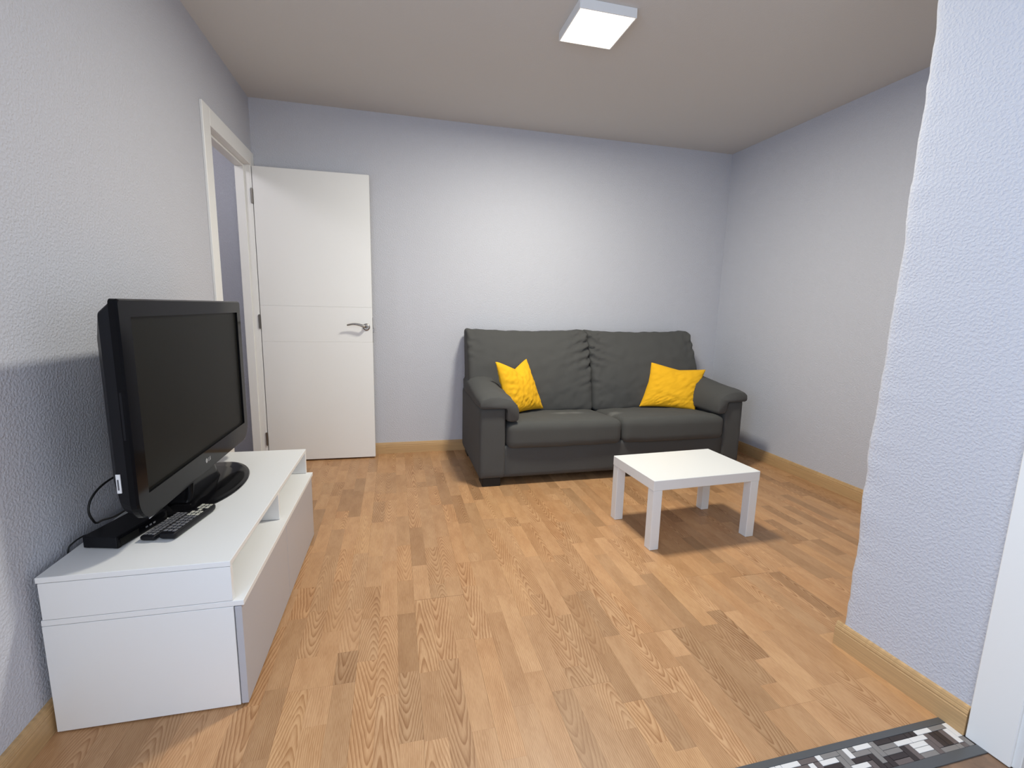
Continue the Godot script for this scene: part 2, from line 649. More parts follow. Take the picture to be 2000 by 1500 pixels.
# laminate boards 195 mm wide, each of three strips; every strip is a piece
func build_floor() -> void:
	var f := structure("floor", boxes([[Vector3(0, -0.06, 0), Vector3(W, -0.004, ZP)], [Vector3(0, -0.06, ZP), Vector3(2.62, -0.004, SILL)]]), M.floor_core, "honey coloured three-strip wood laminate floor", "floor")
	var r := RandomNumberGenerator.new()
	r.seed = 1207
	var sw := 0.0645
	var bw := 0.195
	var joints := {5: 1.956, 12: 2.075}
	var pieces := []
	for b in 20:
		var x0 := b * bw
		if x0 > W - 0.02:
			break
		var end := SILL if x0 < 2.5 else ZP
		var joint: float = joints.get(b, r.randf_range(0.1, 1.2))
		while joint > 0.12:
			joint -= 1.2
		joint += 1.2
		var breaks := [0.0]
		while joint < end - 0.05:
			breaks.append(joint)
			joint += 1.2
		breaks.append(end)
		for s in 3:
			var xa := x0 + s * (bw / 3.0)
			var xb := minf(xa + bw / 3.0, W)
			if xa > W - 0.01:
				continue
			for k in breaks.size() - 1:
				var za: float = breaks[k]
				var first := true
				while za < breaks[k + 1] - 0.001:
					var len := r.randf_range(0.22, 0.46)
					if first:
						len = r.randf_range(0.10, 0.46)
					first = false
					var zb: float = minf(za + len, breaks[k + 1])
					if breaks[k + 1] - zb < 0.07:
						zb = breaks[k + 1]
					var g0 := 0.00018 if s == 0 else 0.00006
					var g1 := 0.00018 if s == 2 else 0.00006
					var shown: bool = joints.has(b)
					var e0 := (0.0007 if shown else 0.0002) if za == breaks[k] else 0.00006
					var e1 := (0.0007 if shown else 0.0002) if zb == breaks[k + 1] else 0.00006
					var c := on_screen(Vector3((xa + xb) * 0.5, 0, (za + zb) * 0.5))
					var seen: bool = c.x > -60 and c.x < 2060 and c.y < 1600
					pieces.append({"lo": Vector2(xa + g0, za + e0), "hi": Vector2(xb - g1, zb - e1), "v": r.randi_range(0, AW * AH - 1), "off": r.randf(), "flip": r.randf() < 0.5, "tone": r.randf(), "hue": r.randf(), "drop": r.randf_range(0.0, 0.00015), "size": (zb - za) * (xb - xa) / pow(c.z, 3.0) if seen else 0.0})
					za = zb
	pieces.sort_custom(func(a, b): return a.size > b.size)
	var rest := start()
	for i in pieces.size():
		if i < 296:
			var st := start()
			add_strip(st, pieces[i])
			part(f, "floor_strip", st.commit(), M.laminate)
		else:
			add_strip(rest, pieces[i])
	var o := part(f, "far_floor_strips", rest.commit(), M.laminate)
	o.set_meta("kind", "stuff")

func add_strip(st: SurfaceTool, p: Dictionary) -> void:
	var t: float = lerpf(0.79, 1.04, p.tone)
	if p.tone < 0.14:
		t = 0.74
	var col := Color(t, t * lerpf(0.955, 1.01, p.hue), t * lerpf(0.90, 1.02, p.hue))
	var v: int = p.v
	var len: float = p.hi.y - p.lo.y
	var frac := minf(len / 0.5, 0.985)
	var start_v: float = (0.99 - frac) * float(p.off) + 0.005
	var u0 := (v % AW + 0.03) / AW
	var u1 := (v % AW + 0.97) / AW
	var v0 := (v / AW + start_v) / AH
	var v1 := (v / AW + start_v + frac) / AH
	if p.flip:
		var s := u0
		u0 = u1
		u1 = s
	var y: float = -p.drop
	var a := Vector3(p.lo.x, y, p.lo.y)
	var b := Vector3(p.hi.x, y, p.lo.y)
	var c := Vector3(p.hi.x, y, p.hi.y)
	var d := Vector3(p.lo.x, y, p.hi.y)
	var uv := {a: Vector2(u0, v0), b: Vector2(u1, v0), c: Vector2(u1, v1), d: Vector2(u0, v1)}
	var down := Vector3(0, -0.004, 0)
	var faces := [[a, b, c, Vector3.UP], [a, c, d, Vector3.UP]]
	for e in [[a, b, Vector3(0, 0, -1)], [b, c, Vector3(1, 0, 0)], [c, d, Vector3(0, 0, 1)], [d, a, Vector3(-1, 0, 0)]]:
		faces.append([e[0], e[1], e[1] + down, e[2]])
		faces.append([e[0], e[1] + down, e[0] + down, e[2]])
	for f in faces:
		var tri := [f[0], f[1], f[2]]
		if (f[1] - f[0]).cross(f[2] - f[0]).dot(f[3]) > 0.0:
			tri = [f[0], f[2], f[1]]
		for q in tri:
			var top: Vector3 = q if uv.has(q) else q - down
			st.set_normal(f[3])
			st.set_color(col)
			st.set_uv(uv.get(top, Vector2(u0, v0)))
			st.add_vertex(q)

func build_threshold() -> void:
	structure("floor_tiles", boxes([[Vector3(0, -0.06, 2.948), Vector3(3.0, -0.002, ZR)], [Vector3(2.40, -0.06, ZP + 0.12), Vector3(3.0, -0.003, 2.948)]]), M.floor_tile, "brown marbled tile floor in the foreground corner", "floor")
	var o := thing("threshold", "mosaic threshold strip between grey metal profiles on the floor", "threshold", Vector3(0, 0, SILL))
	tag(o, "", "", "", "structure")
	part(o, "bed", box(Vector3(0, -0.06, 0), Vector3(2.475, -0.0015, 0.115), 0.0), M.grout)
	part(o, "metal_profile", box(Vector3(0.015, -0.0015, 0.0), Vector3(2.445, 0.002, 0.0185), 0.0008), M.grey_profile)
	part(o, "metal_profile", box(Vector3(0.015, -0.0015, 0.0905), Vector3(2.465, 0.002, 0.115), 0.0008), M.grey_profile)
	var r := RandomNumberGenerator.new()
	r.seed = 88
	var cx := 0.018
	var cz := 0.0144
	var rows := 5
	var cols := int((2.45 - 0.015) / cx)
	var used := {}
	var kinds := [M.tessera_white, M.tessera_dark, M.tessera_grey, M.tessera_taupe, M.tessera_dark, M.tessera_white, M.tessera_grey, M.tessera_taupe]
	var count := 0
	var rest := start()
	for i in range(cols - 1, -1, -1):
		for j in rows:
			if used.has(Vector2i(i, j)):
				continue
			var w := 1
			var h := 1
			if r.randf() < 0.5:
				while w < 3 and i - w >= 0 and not used.has(Vector2i(i - w, j)):
					w += 1
			else:
				while h < 3 and j + h < rows and not used.has(Vector2i(i, j + h)):
					h += 1
			for a in w:
				for b in h:
					used[Vector2i(i - a, j + b)] = true
			var lo := Vector3(0.015 + (i - w + 1) * cx + 0.0006, -0.0015, 0.0185 + j * cz + 0.0006)
			var hi := Vector3(0.015 + (i + 1) * cx - 0.0006, 0.0012, 0.0185 + (j + h) * cz - 0.0006)
			var m: StandardMaterial3D = kinds[r.randi_range(0, kinds.size() - 1)]
			count += 1
			if count <= 290:
				part(o, "tessera", box(lo, hi, 0.0006), m)

# ------------------------------------------------------------------ skirting and casings
func skirting(length: float) -> ArrayMesh:
	# along +x, its back on z = 0, facing +z
	var prof := [Vector2(0, 0), Vector2(0.014, 0), Vector2(0.014, 0.060), Vector2(0.0125, 0.0625), Vector2(0.0125, 0.065), Vector2(0.0135, 0.067), Vector2(0.012, 0.074), Vector2(0.0105, 0.0755), Vector2(0.0105, 0.078), Vector2(0.008, 0.085), Vector2(0, 0.087)]
	var st := start()
	for i in prof.size():
		var a: Vector2 = prof[i]
		var b: Vector2 = prof[(i + 1) % prof.size()]
		var e := b - a
		flat_quad(st, Vector3(0, a.y, a.x), Vector3(length, a.y, a.x), Vector3(length, b.y, b.x), Vector3(0, b.y, b.x), Vector3(0, -e.x, e.y))
	for x in [0.0, length]:
		for i in range(1, prof.size() - 1):
			flat_tri(st, Vector3(x, 0, 0), Vector3(x, prof[i].y, prof[i].x), Vector3(x, prof[i + 1].y, prof[i + 1].x), Vector3(-1 if x == 0.0 else 1, 0, 0))
	return st.commit()

func build_trim() -> void:
	var b := structure("baseboard_back", skirting(W - 0.03), M.skirting_oak, "oak skirting board under the sofa wall", "baseboard")
	b.position = Vector3(0.015, 0, 0)
	b = structure("baseboard_right", skirting(ZP - 0.02), M.skirting_oak, "oak skirting board along the right wall of the seating corner", "baseboard")
	b.position = Vector3(W, 0, 0.0)
	b.rotation.y = -PI / 2
	b = structure("baseboard_left", skirting(ZR - 0.93), M.skirting_oak, "oak skirting board along the left wall behind the television bench", "baseboard")
	b.position = Vector3(0, 0, ZR)
	b.rotation.y = PI / 2
	b = structure("baseboard_near", skirting(0.385), M.skirting_oak, "pale oak skirting board on the bright right wall corner", "baseboard")
	b.position = Vector3(XP, 0, ZP) + Vector3(0, 0, -0.014).rotated(Vector3.UP, PA)
	b.rotation.y = PA - PI / 2

	# casing of the opening at the right edge
	var c := thing("trim_1", "white door casing at the right edge beside the lavender wall", "door casing", Vector3(XP, 0, ZP), PA)
	tag(c, "", "", "", "structure")
	part(c, "casing_upright", box(Vector3(-0.013, 0.0, 0.374), Vector3(0.0, 2.14, 0.470), 0.002), M.lacquer_white)
	part(c, "casing_upright", box(Vector3(-0.013, 0.0, 1.270), Vector3(0.0, 2.14, 1.366), 0.002), M.lacquer_white)
	part(c, "casing_head", box(Vector3(-0.013, 2.05, 0.470), Vector3(0.0, 2.14, 1.270), 0.002), M.lacquer_white)
	part(c, "jamb", box(Vector3(-0.004, 0.0, 0.464), Vector3(0.10, 2.06, 0.486), 0.002), M.lacquer_white)
	part(c, "jamb", box(Vector3(-0.004, 0.0, 1.256), Vector3(0.10, 2.06, 1.280), 0.002), M.lacquer_white)
	part(c, "door_leaf", box(Vector3(0.055, 0.008, 0.488), Vector3(0.09, 2.05, 1.254), 0.002), M.lacquer_white)

func build_doors() -> void:
	# casing and frame of the open door in the left wall
	var c := thing("trim_2", "white door frame and casing in the left wall", "door frame", Vector3(0, 0, 0))
	tag(c, "", "", "", "structure")
	part(c, "casing_upright", box(Vector3(0.0, 0.0, 0.790), Vector3(0.013, 2.135, 0.888), 0.002), M.lacquer_white)
	part(c, "casing_upright", box(Vector3(0.0, 0.0, 0.004), Vector3(0.013, 2.135, 0.084), 0.002), M.lacquer_white)
	part(c, "casing_head", box(Vector3(0.0, 2.046, 0.084), Vector3(0.013, 2.135, 0.790), 0.002), M.lacquer_white)
	part(c, "jamb", box(Vector3(-0.082, 0.0, 0.788), Vector3(0.004, 2.07, 0.815), 0.001), M.lacquer_white)
	part(c, "jamb", box(Vector3(-0.082, 0.0, 0.060), Vector3(0.004, 2.07, 0.086), 0.001), M.lacquer_white)
	part(c, "head_jamb", box(Vector3(-0.082, 2.045, 0.086), Vector3(0.004, 2.07, 0.788), 0.001), M.lacquer_white)
	part(c, "door_stop", box(Vector3(-0.082, 0.0, 0.773), Vector3(-0.028, 2.045, 0.788), 0.002), M.lacquer_white)
	part(c, "door_stop", box(Vector3(-0.082, 0.0, 0.086), Vector3(-0.028, 2.045, 0.101), 0.002), M.lacquer_white)
	part(c, "door_stop", box(Vector3(-0.082, 2.030, 0.101), Vector3(-0.028, 2.045, 0.773), 0.002), M.lacquer_white)
	# the leaf, opened flat towards the back wall
	var d := thing("door_1", "white flush interior door standing open against the back wall", "door", Vector3(0.018, 0, 0.088), -0.026)
	tag(d, "", "", "", "structure")
	var w := 0.742
	var ys := [0.012, 0.882, 1.132, 2.040]
	for i in 3:
		part(d, "leaf_panel", box(Vector3(0, ys[i] + (0.0003 if i > 0 else 0.0), -0.035), Vector3(w, ys[i + 1] - (0.0003 if i < 2 else 0.0), 0.0), 0.0009), M.lacquer_white)
	part(d, "core", box(Vector3(0.004, 0.016, -0.032), Vector3(w - 0.004, 2.036, -0.0025), 0.0), M.lacquer_white)
	for y in [1.85, 1.02, 0.18]:
		var st := start()
		add_box(st, Vector3(-0.0165, y - 0.045, -0.010), Vector3(-0.004, y + 0.045, 0.002), 0.001)
		add_box(st, Vector3(-0.012, y - 0.050, -0.001), Vector3(-0.002, y + 0.050, 0.009), 0.003)
		part(d, "hinge", st.commit(), M.steel)
	var rose := part(d, "handle_rose", lathe([Vector2(0, 0.011), Vector2(0.018, 0.011), Vector2(0.0245, 0.008), Vector2(0.026, 0.0), Vector2(0, 0)], 28), M.steel, Vector3(0.700, 0.992, 0.0))
	rose.rotation.x = PI / 2
	var pts := curve_points([Vector3(0.700, 0.994, 0.008), Vector3(0.699, 0.995, 0.040), Vector3(0.688, 0.999, 0.052), Vector3(0.655, 1.010, 0.054), Vector3(0.615, 1.014, 0.054), Vector3(0.572, 1.006, 0.052)], 26)
	var rad := []
	for i in pts.size():
		rad.append(lerpf(0.011, 0.0062, clampf(i / 20.0, 0, 1)) * (0.75 if i == pts.size() - 1 else 1.0))
	part(d, "lever_handle", tube(pts, rad, 14), M.chrome)
	part(d, "latch_bolt", box(Vector3(w, 0.953, -0.026), Vector3(w + 0.010, 0.985, -0.010), 0.002), M.steel)
	part(d, "lock_plate", box(Vector3(w - 0.0005, 0.88, -0.030), Vector3(w + 0.0015, 1.06, -0.006), 0.0005), M.steel)

func build_ceiling_lamp() -> void:
	var x0 := -0.137
	var x1 := 0.137
	var o := thing("ceiling_lamp", "square white LED ceiling lamp, lit, above the room", "ceiling lamp", Vector3(1.857, H, 1.412))
	var st := start()
	add_box(st, Vector3(x0, -0.040, x0), Vector3(x0 + 0.006, 0.0, x1), 0.001)
	add_box(st, Vector3(x1 - 0.006, -0.040, x0), Vector3(x1, 0.0, x1), 0.001)
	add_box(st, Vector3(x0 + 0.006, -0.040, x0), Vector3(x1 - 0.006, 0.0, x0 + 0.006), 0.001)
	add_box(st, Vector3(x0 + 0.006, -0.040, x1 - 0.006), Vector3(x1 - 0.006, 0.0, x1), 0.001)
	part(o, "housing", st.commit(), M.melamine_white)
	part(o, "lamp_diffuser", box(Vector3(x0 + 0.006, -0.041, x0 + 0.006), Vector3(x1 - 0.006, -0.034, x1 - 0.006), 0.002), M.lamp_diffuser)
	var l := AreaLight3D.new()
	l.name = "lamp_light"
	l.area_size = Vector2(0.26, 0.26)
	l.area_normalize_energy = true
	l.light_energy = 4.0
	l.light_color = Color(1.0, 0.985, 0.93)
	l.shadow_enabled = true
	l.area_range = 10.0
	l.position = Vector3(0, -0.043, 0)
	l.rotation.x = -PI / 2
	o.add_child(l, true)

# ------------------------------------------------------------------ sofa
func wrinkle(seedn: int) -> FastNoiseLite:
	var n := FastNoiseLite.new()
	n.seed = seedn
	n.frequency = 6.0
	n.fractal_octaves = 2
	return n

func build_sofa() -> void:
	var ox := 2.40
	var s := thing("sofa", "dark grey two-seat fabric sofa against the back wall", "sofa", Vector3(ox, 0, 0.45))
	var sh := Vector3(-ox, 0, -0.45)
	var n := wrinkle(3)
	# frame behind the back cushions
	var back := soft(func(p): return sh + Vector3(2.40, 0.50, 0.062) + rounded(p, Vector3(0.955, 0.445, 0.038), 0.03), Vector3i(20, 12, 4))
	part(s, "back_frame", back, M.sofa_fabric)
	# front rail and base
	part(s, "base", soft(func(p): return sh + Vector3(2.40, 0.166, 0.45) + rounded(p, Vector3(0.83, 0.108, 0.395), 0.012), Vector3i(16, 6, 10)), M.sofa_fabric)
	# arms
	for side in [-1.0, 1.0]:
		var cx: float = 1.514 if side < 0 else 3.298
		var hw: float = 0.086 if side < 0 else 0.076
		part(s, "arm_panel", soft(func(p):
			var q := rounded(p, Vector3(hw, 0.236, 0.405), 0.018)
			return sh + Vector3(cx, 0.293, 0.447) + q + Vector3(0, 0, 0.003 * n.get_noise_3d(q.x * 3, q.y, 1)), Vector3i(8, 14, 18)), M.sofa_fabric)
		part(s, "arm_pad", arm_pad(side, sh, n), M.sofa_fabric)
	# seat cushions
	var stains := [Vector2(2.06, 0.60), Vector2(2.17, 0.59), Vector2(2.46, 0.63)]
	for k in 2:
		var x0: float = 1.605 if k == 0 else 2.418
		var x1: float = 2.412 if k == 0 else 3.218
		var nn := wrinkle(20 + k)
		part(s, "seat_cushion", soft(func(p):
			var h := Vector3((x1 - x0) * 0.5, 0.082, 0.27)
			var q := rounded(p, h, 0.045)
			var t := (q.z + h.z) / (2 * h.z)
			var crown := 0.016 * (1.0 - pow(q.x / h.x, 4.0)) * (1.0 - pow(q.z / h.z, 4.0)) * (1.0 if q.y > 0 else 0.0)
			var y := 0.315 + 0.025 * t + q.y * lerpf(0.85, 1.05, t) + crown + 0.004 * nn.get_noise_2d(q.x * 1.2, q.z * 1.2)
			var z := 0.605 + q.z + (0.012 * (1.0 - pow(q.x / h.x, 2.0)) * clampf(t, 0, 1))
			return sh + Vector3((x0 + x1) * 0.5 + q.x, y, z), Vector3i(40, 12, 28),
			func(p):
				var w: Vector3 = p - sh
				var c := 0.5
				if w.y > 0.36:
					for q in stains:
						var dd := Vector2((w.x - q.x) / 0.060, (w.z - q.y) / 0.040).length()
						c += 0.45 * clampf(1.3 - dd, 0.0, 1.0)
				return Color(minf(c, 1.0), minf(c, 1.0), minf(c, 1.0) * 0.98)), M.sofa_fabric)
	# back cushions
	for k in 2:
		var x0: float = 1.436 if k == 0 else 2.404
		var x1: float = 2.400 if k == 0 else 3.362
		var nn := wrinkle(40 + k)
		part(s, "back_cushion", soft(func(p):
			var h := Vector3((x1 - x0) * 0.5, 0.31, 0.14)
			var q := rounded(p, h, 0.04)
			var u := q.x / h.x
			var v := (q.y + h.y) / (2 * h.y)
			var zf := 0.405 - 0.10 * v - 0.115 * v * v * v
			var zb := lerpf(0.12, 0.045, v)
			var f := (q.z + h.z) / (2 * h.z)
			zf += 0.030 * (1.0 - pow(absf(u), 3.0)) * (1.0 - pow(absf(2.0 * v - 1.0), 3.0))
			var y := 0.372 + v * 0.605
			y += (0.010 * u * u + 0.016 * pow(absf(u), 14.0)) * smoothstep(0.75, 1.0, v) + 0.006 * nn.get_noise_2d(u * 0.7, 2.0) * v
			# gathers that fan out from the seams between the cushions
			var inner := (1.0 - u) if k == 0 else (1.0 + u)
			var outer := (1.0 + u) if k == 0 else (1.0 - u)
			var g := exp(-inner / 0.20) * smoothstep(0.2, 0.6, v) + 0.6 * exp(-outer / 0.11) * smoothstep(0.55, 0.9, v)
			var z := lerpf(zb, zf, f)
			var ph := 62.0 * v + 16.0 * minf(inner, outer) + 2.0 * nn.get_noise_2d(u, v * 2.0)
			z += f * (0.020 * g * sin(ph) + 0.007 * nn.get_noise_2d(u * 0.6, v * 0.8))
			var x := (x0 + x1) * 0.5 + q.x
			# the free upper corners are drawn in a little
			if k == 1:
				x -= 0.03 * v * smoothstep(0.6, 1.0, u)
			return sh + Vector3(x, y, z), Vector3i(56, 48, 10)), M.sofa_fabric)
	# feet
	for fx in [1.452, 3.225]:
		for fz in [0.06, 0.705]:
			part(s, "foot", box(sh + Vector3(fx, 0, fz), sh + Vector3(fx + 0.122, 0.058, fz + 0.13), 0.004), M.sofa_foot)

# padded arm rest: an inverted L in section that hangs over the inner side of the arm
func arm_pad(side: float, sh: Vector3, n: FastNoiseLite) -> ArrayMesh:
	var outer: float = 1.424 if side < 0 else 3.388
	var inner: float = 1.682 if side < 0 else 3.150
	var lip: float = 1.600 if side < 0 else 3.222
	var st := start()
	st.set_smooth_group(0)
	# section as (across from outer 0 to inner 1 in metres, height)
	var wd := absf(inner - outer)
	var lp := absf(lip - outer)
	var sec := [Vector2(0.0, 0.545), Vector2(0.003, 0.527), Vector2(0.016, 0.521), Vector2(lp - 0.02, 0.521), Vector2(lp - 0.004, 0.519), Vector2(lp + 0.002, 0.505), Vector2(lp + 0.004, 0.455), Vector2(lp + 0.012, 0.436), Vector2(lp + 0.03, 0.430), Vector2(wd - 0.022, 0.431), Vector2(wd - 0.006, 0.438), Vector2(wd, 0.456), Vector2(wd - 0.002, 0.50), Vector2(wd - 0.014, 0.545), Vector2(wd - 0.045, 0.585), Vector2(wd - 0.09, 0.606), Vector2(wd * 0.45, 0.616), Vector2(0.06, 0.612), Vector2(0.022, 0.602), Vector2(0.002, 0.580)]
	var zs := [0.10, 0.12, 0.20, 0.28, 0.36, 0.44, 0.52, 0.60, 0.68, 0.74, 0.79, 0.825, 0.85, 0.866, 0.872]
	var mid := Vector2(wd * 0.55, 0.55)
	var rings := []
	for i in zs.size():
		var z: float = zs[i]
		var shrink: float = [0.5, 0.12, 0.03, 0, 0, 0, 0, 0, 0, 0.0, 0.0, 0.015, 0.05, 0.14, 0.30][i]
		var lift := 0.045 * smoothstep(0.75, 0.30, z)
		var ring := []
		for p in sec:
			var q: Vector2 = p
			# the top rolls down towards the front, the underside stays level
			var top := clampf((q.y - 0.53) / 0.08, 0.0, 1.0)
			q.y += lift * top - 0.014 * top * smoothstep(0.78, 0.872, z)
			q = q.lerp(Vector2(q.x, mid.y), shrink * 0.6)
			q.x = lerpf(q.x, mid.x, shrink * 0.12)
			q += Vector2(1, 1) * 0.004 * n.get_noise_3d(q.x * 2, q.y * 2, z * 2 + side * 5)
			ring.append(sh + Vector3(outer - side * q.x, q.y, z))
		rings.append(ring)
	for i in zs.size() - 1:
		for k in sec.size():
			var l := (k + 1) % sec.size()
			var e: Vector2 = sec[l] - sec[k]
			var out := Vector3(-side * e.y, -e.x, 0)
			smooth_tri_c(st, rings[i][k], rings[i][l], rings[i + 1][l], out)
			smooth_tri_c(st, rings[i][k], rings[i + 1][l], rings[i + 1][k], out)
	for e in [0, zs.size() - 1]:
		# the L is capped in two convex pieces
		for grp in [[0, 1, 2, 3, 4, 13, 14, 15, 16, 17, 18, 19], [4, 5, 6, 7, 8, 9, 10, 11, 12, 13]]:
			for k in range(1, grp.size() - 1):
				smooth_tri_c(st, rings[e][grp[0]], rings[e][grp[k]], rings[e][grp[k + 1]], Vector3(0, 0, -1 if e == 0 else 1))
	st.generate_normals()
	return st.commit()

func smooth_tri_c(st: SurfaceTool, a: Vector3, b: Vector3, c: Vector3, out: Vector3) -> void:
	st.set_color(Color(0.5, 0.5, 0.5))
	smooth_tri(st, a, b, c, out)

# a stuffed square cushion from its four corners: top left, top right, bottom right, bottom left
func pillow(tl: Vector3, tr: Vector3, br: Vector3, bl: Vector3, thick: float, notch: float, sd: int) -> ArrayMesh:
	var n := wrinkle(sd)
	var facing := (tr - tl).cross(tl - bl).normalized()
	if facing.z < 0:
		facing = -facing
	var down := ((bl - tl) + (br - tr)).normalized()
	return soft(func(p):
		var u: float = p.x
		var v: float = p.y
		var a := tl.lerp(tr, (u + 1) * 0.5)
		var b := bl.lerp(br, (u + 1) * 0.5)
		var q := b.lerp(a, (v + 1) * 0.5)
		# sides drawn in between the corners
		var across := (tr - tl).normalized()
		q -= across * u * 0.016 * (1.0 - v * v)
		q += down * v * 0.012 * (1.0 - u * u)
		# the top is punched in
		var chop := notch * pow(maxf(0.0, 1.0 - absf(u - 0.05) / 0.95), 1.3) * smoothstep(-0.2, 1.0, v)
		q += down * chop
		var dome := pow(maxf(0.0, 1.0 - pow(absf(u), 2.6)), 0.62) * pow(maxf(0.0, 1.0 - pow(absf(v), 2.6)), 0.62)
		var edge := 1.0 - minf(1.0 - absf(u), 1.0 - absf(v))
		var folds := 0.006 * sin(26.0 * v + 7.0 * u + 3.0 * n.get_noise_2d(u, v)) * smoothstep(0.35, 0.9, absf(u)) + 0.008 * sin(19.0 * u + 9.0 * v + 4.0 * n.get_noise_2d(v, u)) * smoothstep(0.0, -0.8, v) + 0.012 * n.get_noise_2d(u * 0.5, v * 0.5)
		var t := thick * dome * (1.0 - 0.35 * notch / 0.06 * smoothstep(0.2, 1.0, v) * exp(-u * u / 0.1)) + folds * dome * (0.4 + 0.6 * edge)
		return q + facing * p.z * (t + 0.003), Vector3i(36, 36, 2))

func build_cushions() -> void:
	var a := Vector3(1.66, 0.41, 0.52)
	var l := thing("throw_cushion", "yellow velvet cushion with a dented top, beside the sofa's left arm", "cushion", a)
	part(l, "cover", pillow(Vector3(1.587, 0.784, 0.55) - a, Vector3(1.866, 0.781, 0.34) - a, Vector3(1.982, 0.420, 0.43) - a, Vector3(1.662, 0.414, 0.615) - a, 0.060, 0.055, 7), M.yellow_velvet)
	tag(l, "", "", "yellow cushions on the sofa")
	a = Vector3(3.02, 0.41, 0.45)
	var r := thing("throw_cushion", "yellow velvet cushion leaning by the sofa's right arm", "cushion", a)
	part(r, "cover", pillow(Vector3(2.900, 0.750, 0.35) - a, Vector3(3.325, 0.702, 0.455) - a, Vector3(3.162, 0.405, 0.59) - a, Vector3(2.775, 0.412, 0.425) - a, 0.060, 0.022, 15), M.yellow_velvet)
	tag(r, "", "", "yellow cushions on the sofa")

func build_coffee_table() -> void:
	var o := thing("coffee_table", "small white rectangular coffee table in front of the sofa", "table", Vector3(2.408, 0, 1.580), 0.044)
	var hx := 0.312
	var hz := 0.199
	var h := 0.357
	part(o, "table_top", box(Vector3(-hx, h - 0.052, -hz), Vector3(hx, h, hz), 0.002), M.table_white)
	var lw := 0.049
	for sx in [-1.0, 1.0]:
		for sz in [-1.0, 1.0]:
			var c := Vector3(sx * (hx - lw * 0.5 - 0.0015), 0, sz * (hz - lw * 0.5 - 0.0015))
			part(o, "leg", box(c + Vector3(-lw * 0.5, 0, -lw * 0.5), c + Vector3(lw * 0.5, h - 0.0525, lw * 0.5), 0.0018), M.table_white)

# ------------------------------------------------------------------ television bench
func build_tv_stand() -> void:
	# local frame: z runs along the bench, x out from the wall
	var o := thing("tv_bench", "low white television bench with grey doors along the left wall", "tv stand", Vector3(0.022, 0, 2.345), -0.0)
	o.rotation.y = -0.0172
	var L := 1.043
	var wh: StandardMaterial3D = M.melamine_white
	part(o, "top_board", box(Vector3(0, 0.4365, -L), Vector3(0.447, 0.452, 0), 0.001), wh)
	part(o, "shelf_board", box(Vector3(0, 0.3165, -L), Vector3(0.473, 0.3325, 0), 0.001), wh)
	for z in [[-0.016, 0.0], [-L * 0.5 - 0.008, -L * 0.5 + 0.008], [-L, -L + 0.016]]:
		part(o, "upright", box(Vector3(0.004, 0.3338, z[0]), Vector3(0.446, 0.4353, z[1]), 0.0008), wh)
	part(o, "back_board", box(Vector3(0.004, 0.3325, -L + 0.016), Vector3(0.010, 0.4365, -0.016), 0.0), wh)
	part(o, "side_panel", box(Vector3(0.0, 0.004, -0.016), Vector3(0.446, 0.3152, 0.0), 0.001), wh)
	part(o, "side_panel", box(Vector3(0.0, 0.004, -L), Vector3(0.446, 0.3152, -L + 0.016), 0.001), wh)
	part(o, "bottom_board", box(Vector3(0.0, 0.004, -L + 0.016), Vector3(0.444, 0.020, -0.016), 0.0), wh)
	part(o, "lower_back_board", box(Vector3(0.0, 0.020, -L + 0.016), Vector3(0.006, 0.3160, -0.016), 0.0), wh)
	for k in 2:
		var z1 := -0.001 - k * (L * 0.5)
		part(o, "cabinet_door", box(Vector3(0.4485, 0.006, z1 - L * 0.5 + 0.003), Vector3(0.4665, 0.3135, z1), 0.001), M.melamine_grey)
	for x in [0.03, 0.40]:
		for z in [-0.06, -L + 0.04]:
			part(o, "glide", lathe([Vector2(0, 0.004), Vector2(0.012, 0.004), Vector2(0.012, 0.0), Vector2(0, 0)], 12), M.matt_black, Vector3(x, 0, z))

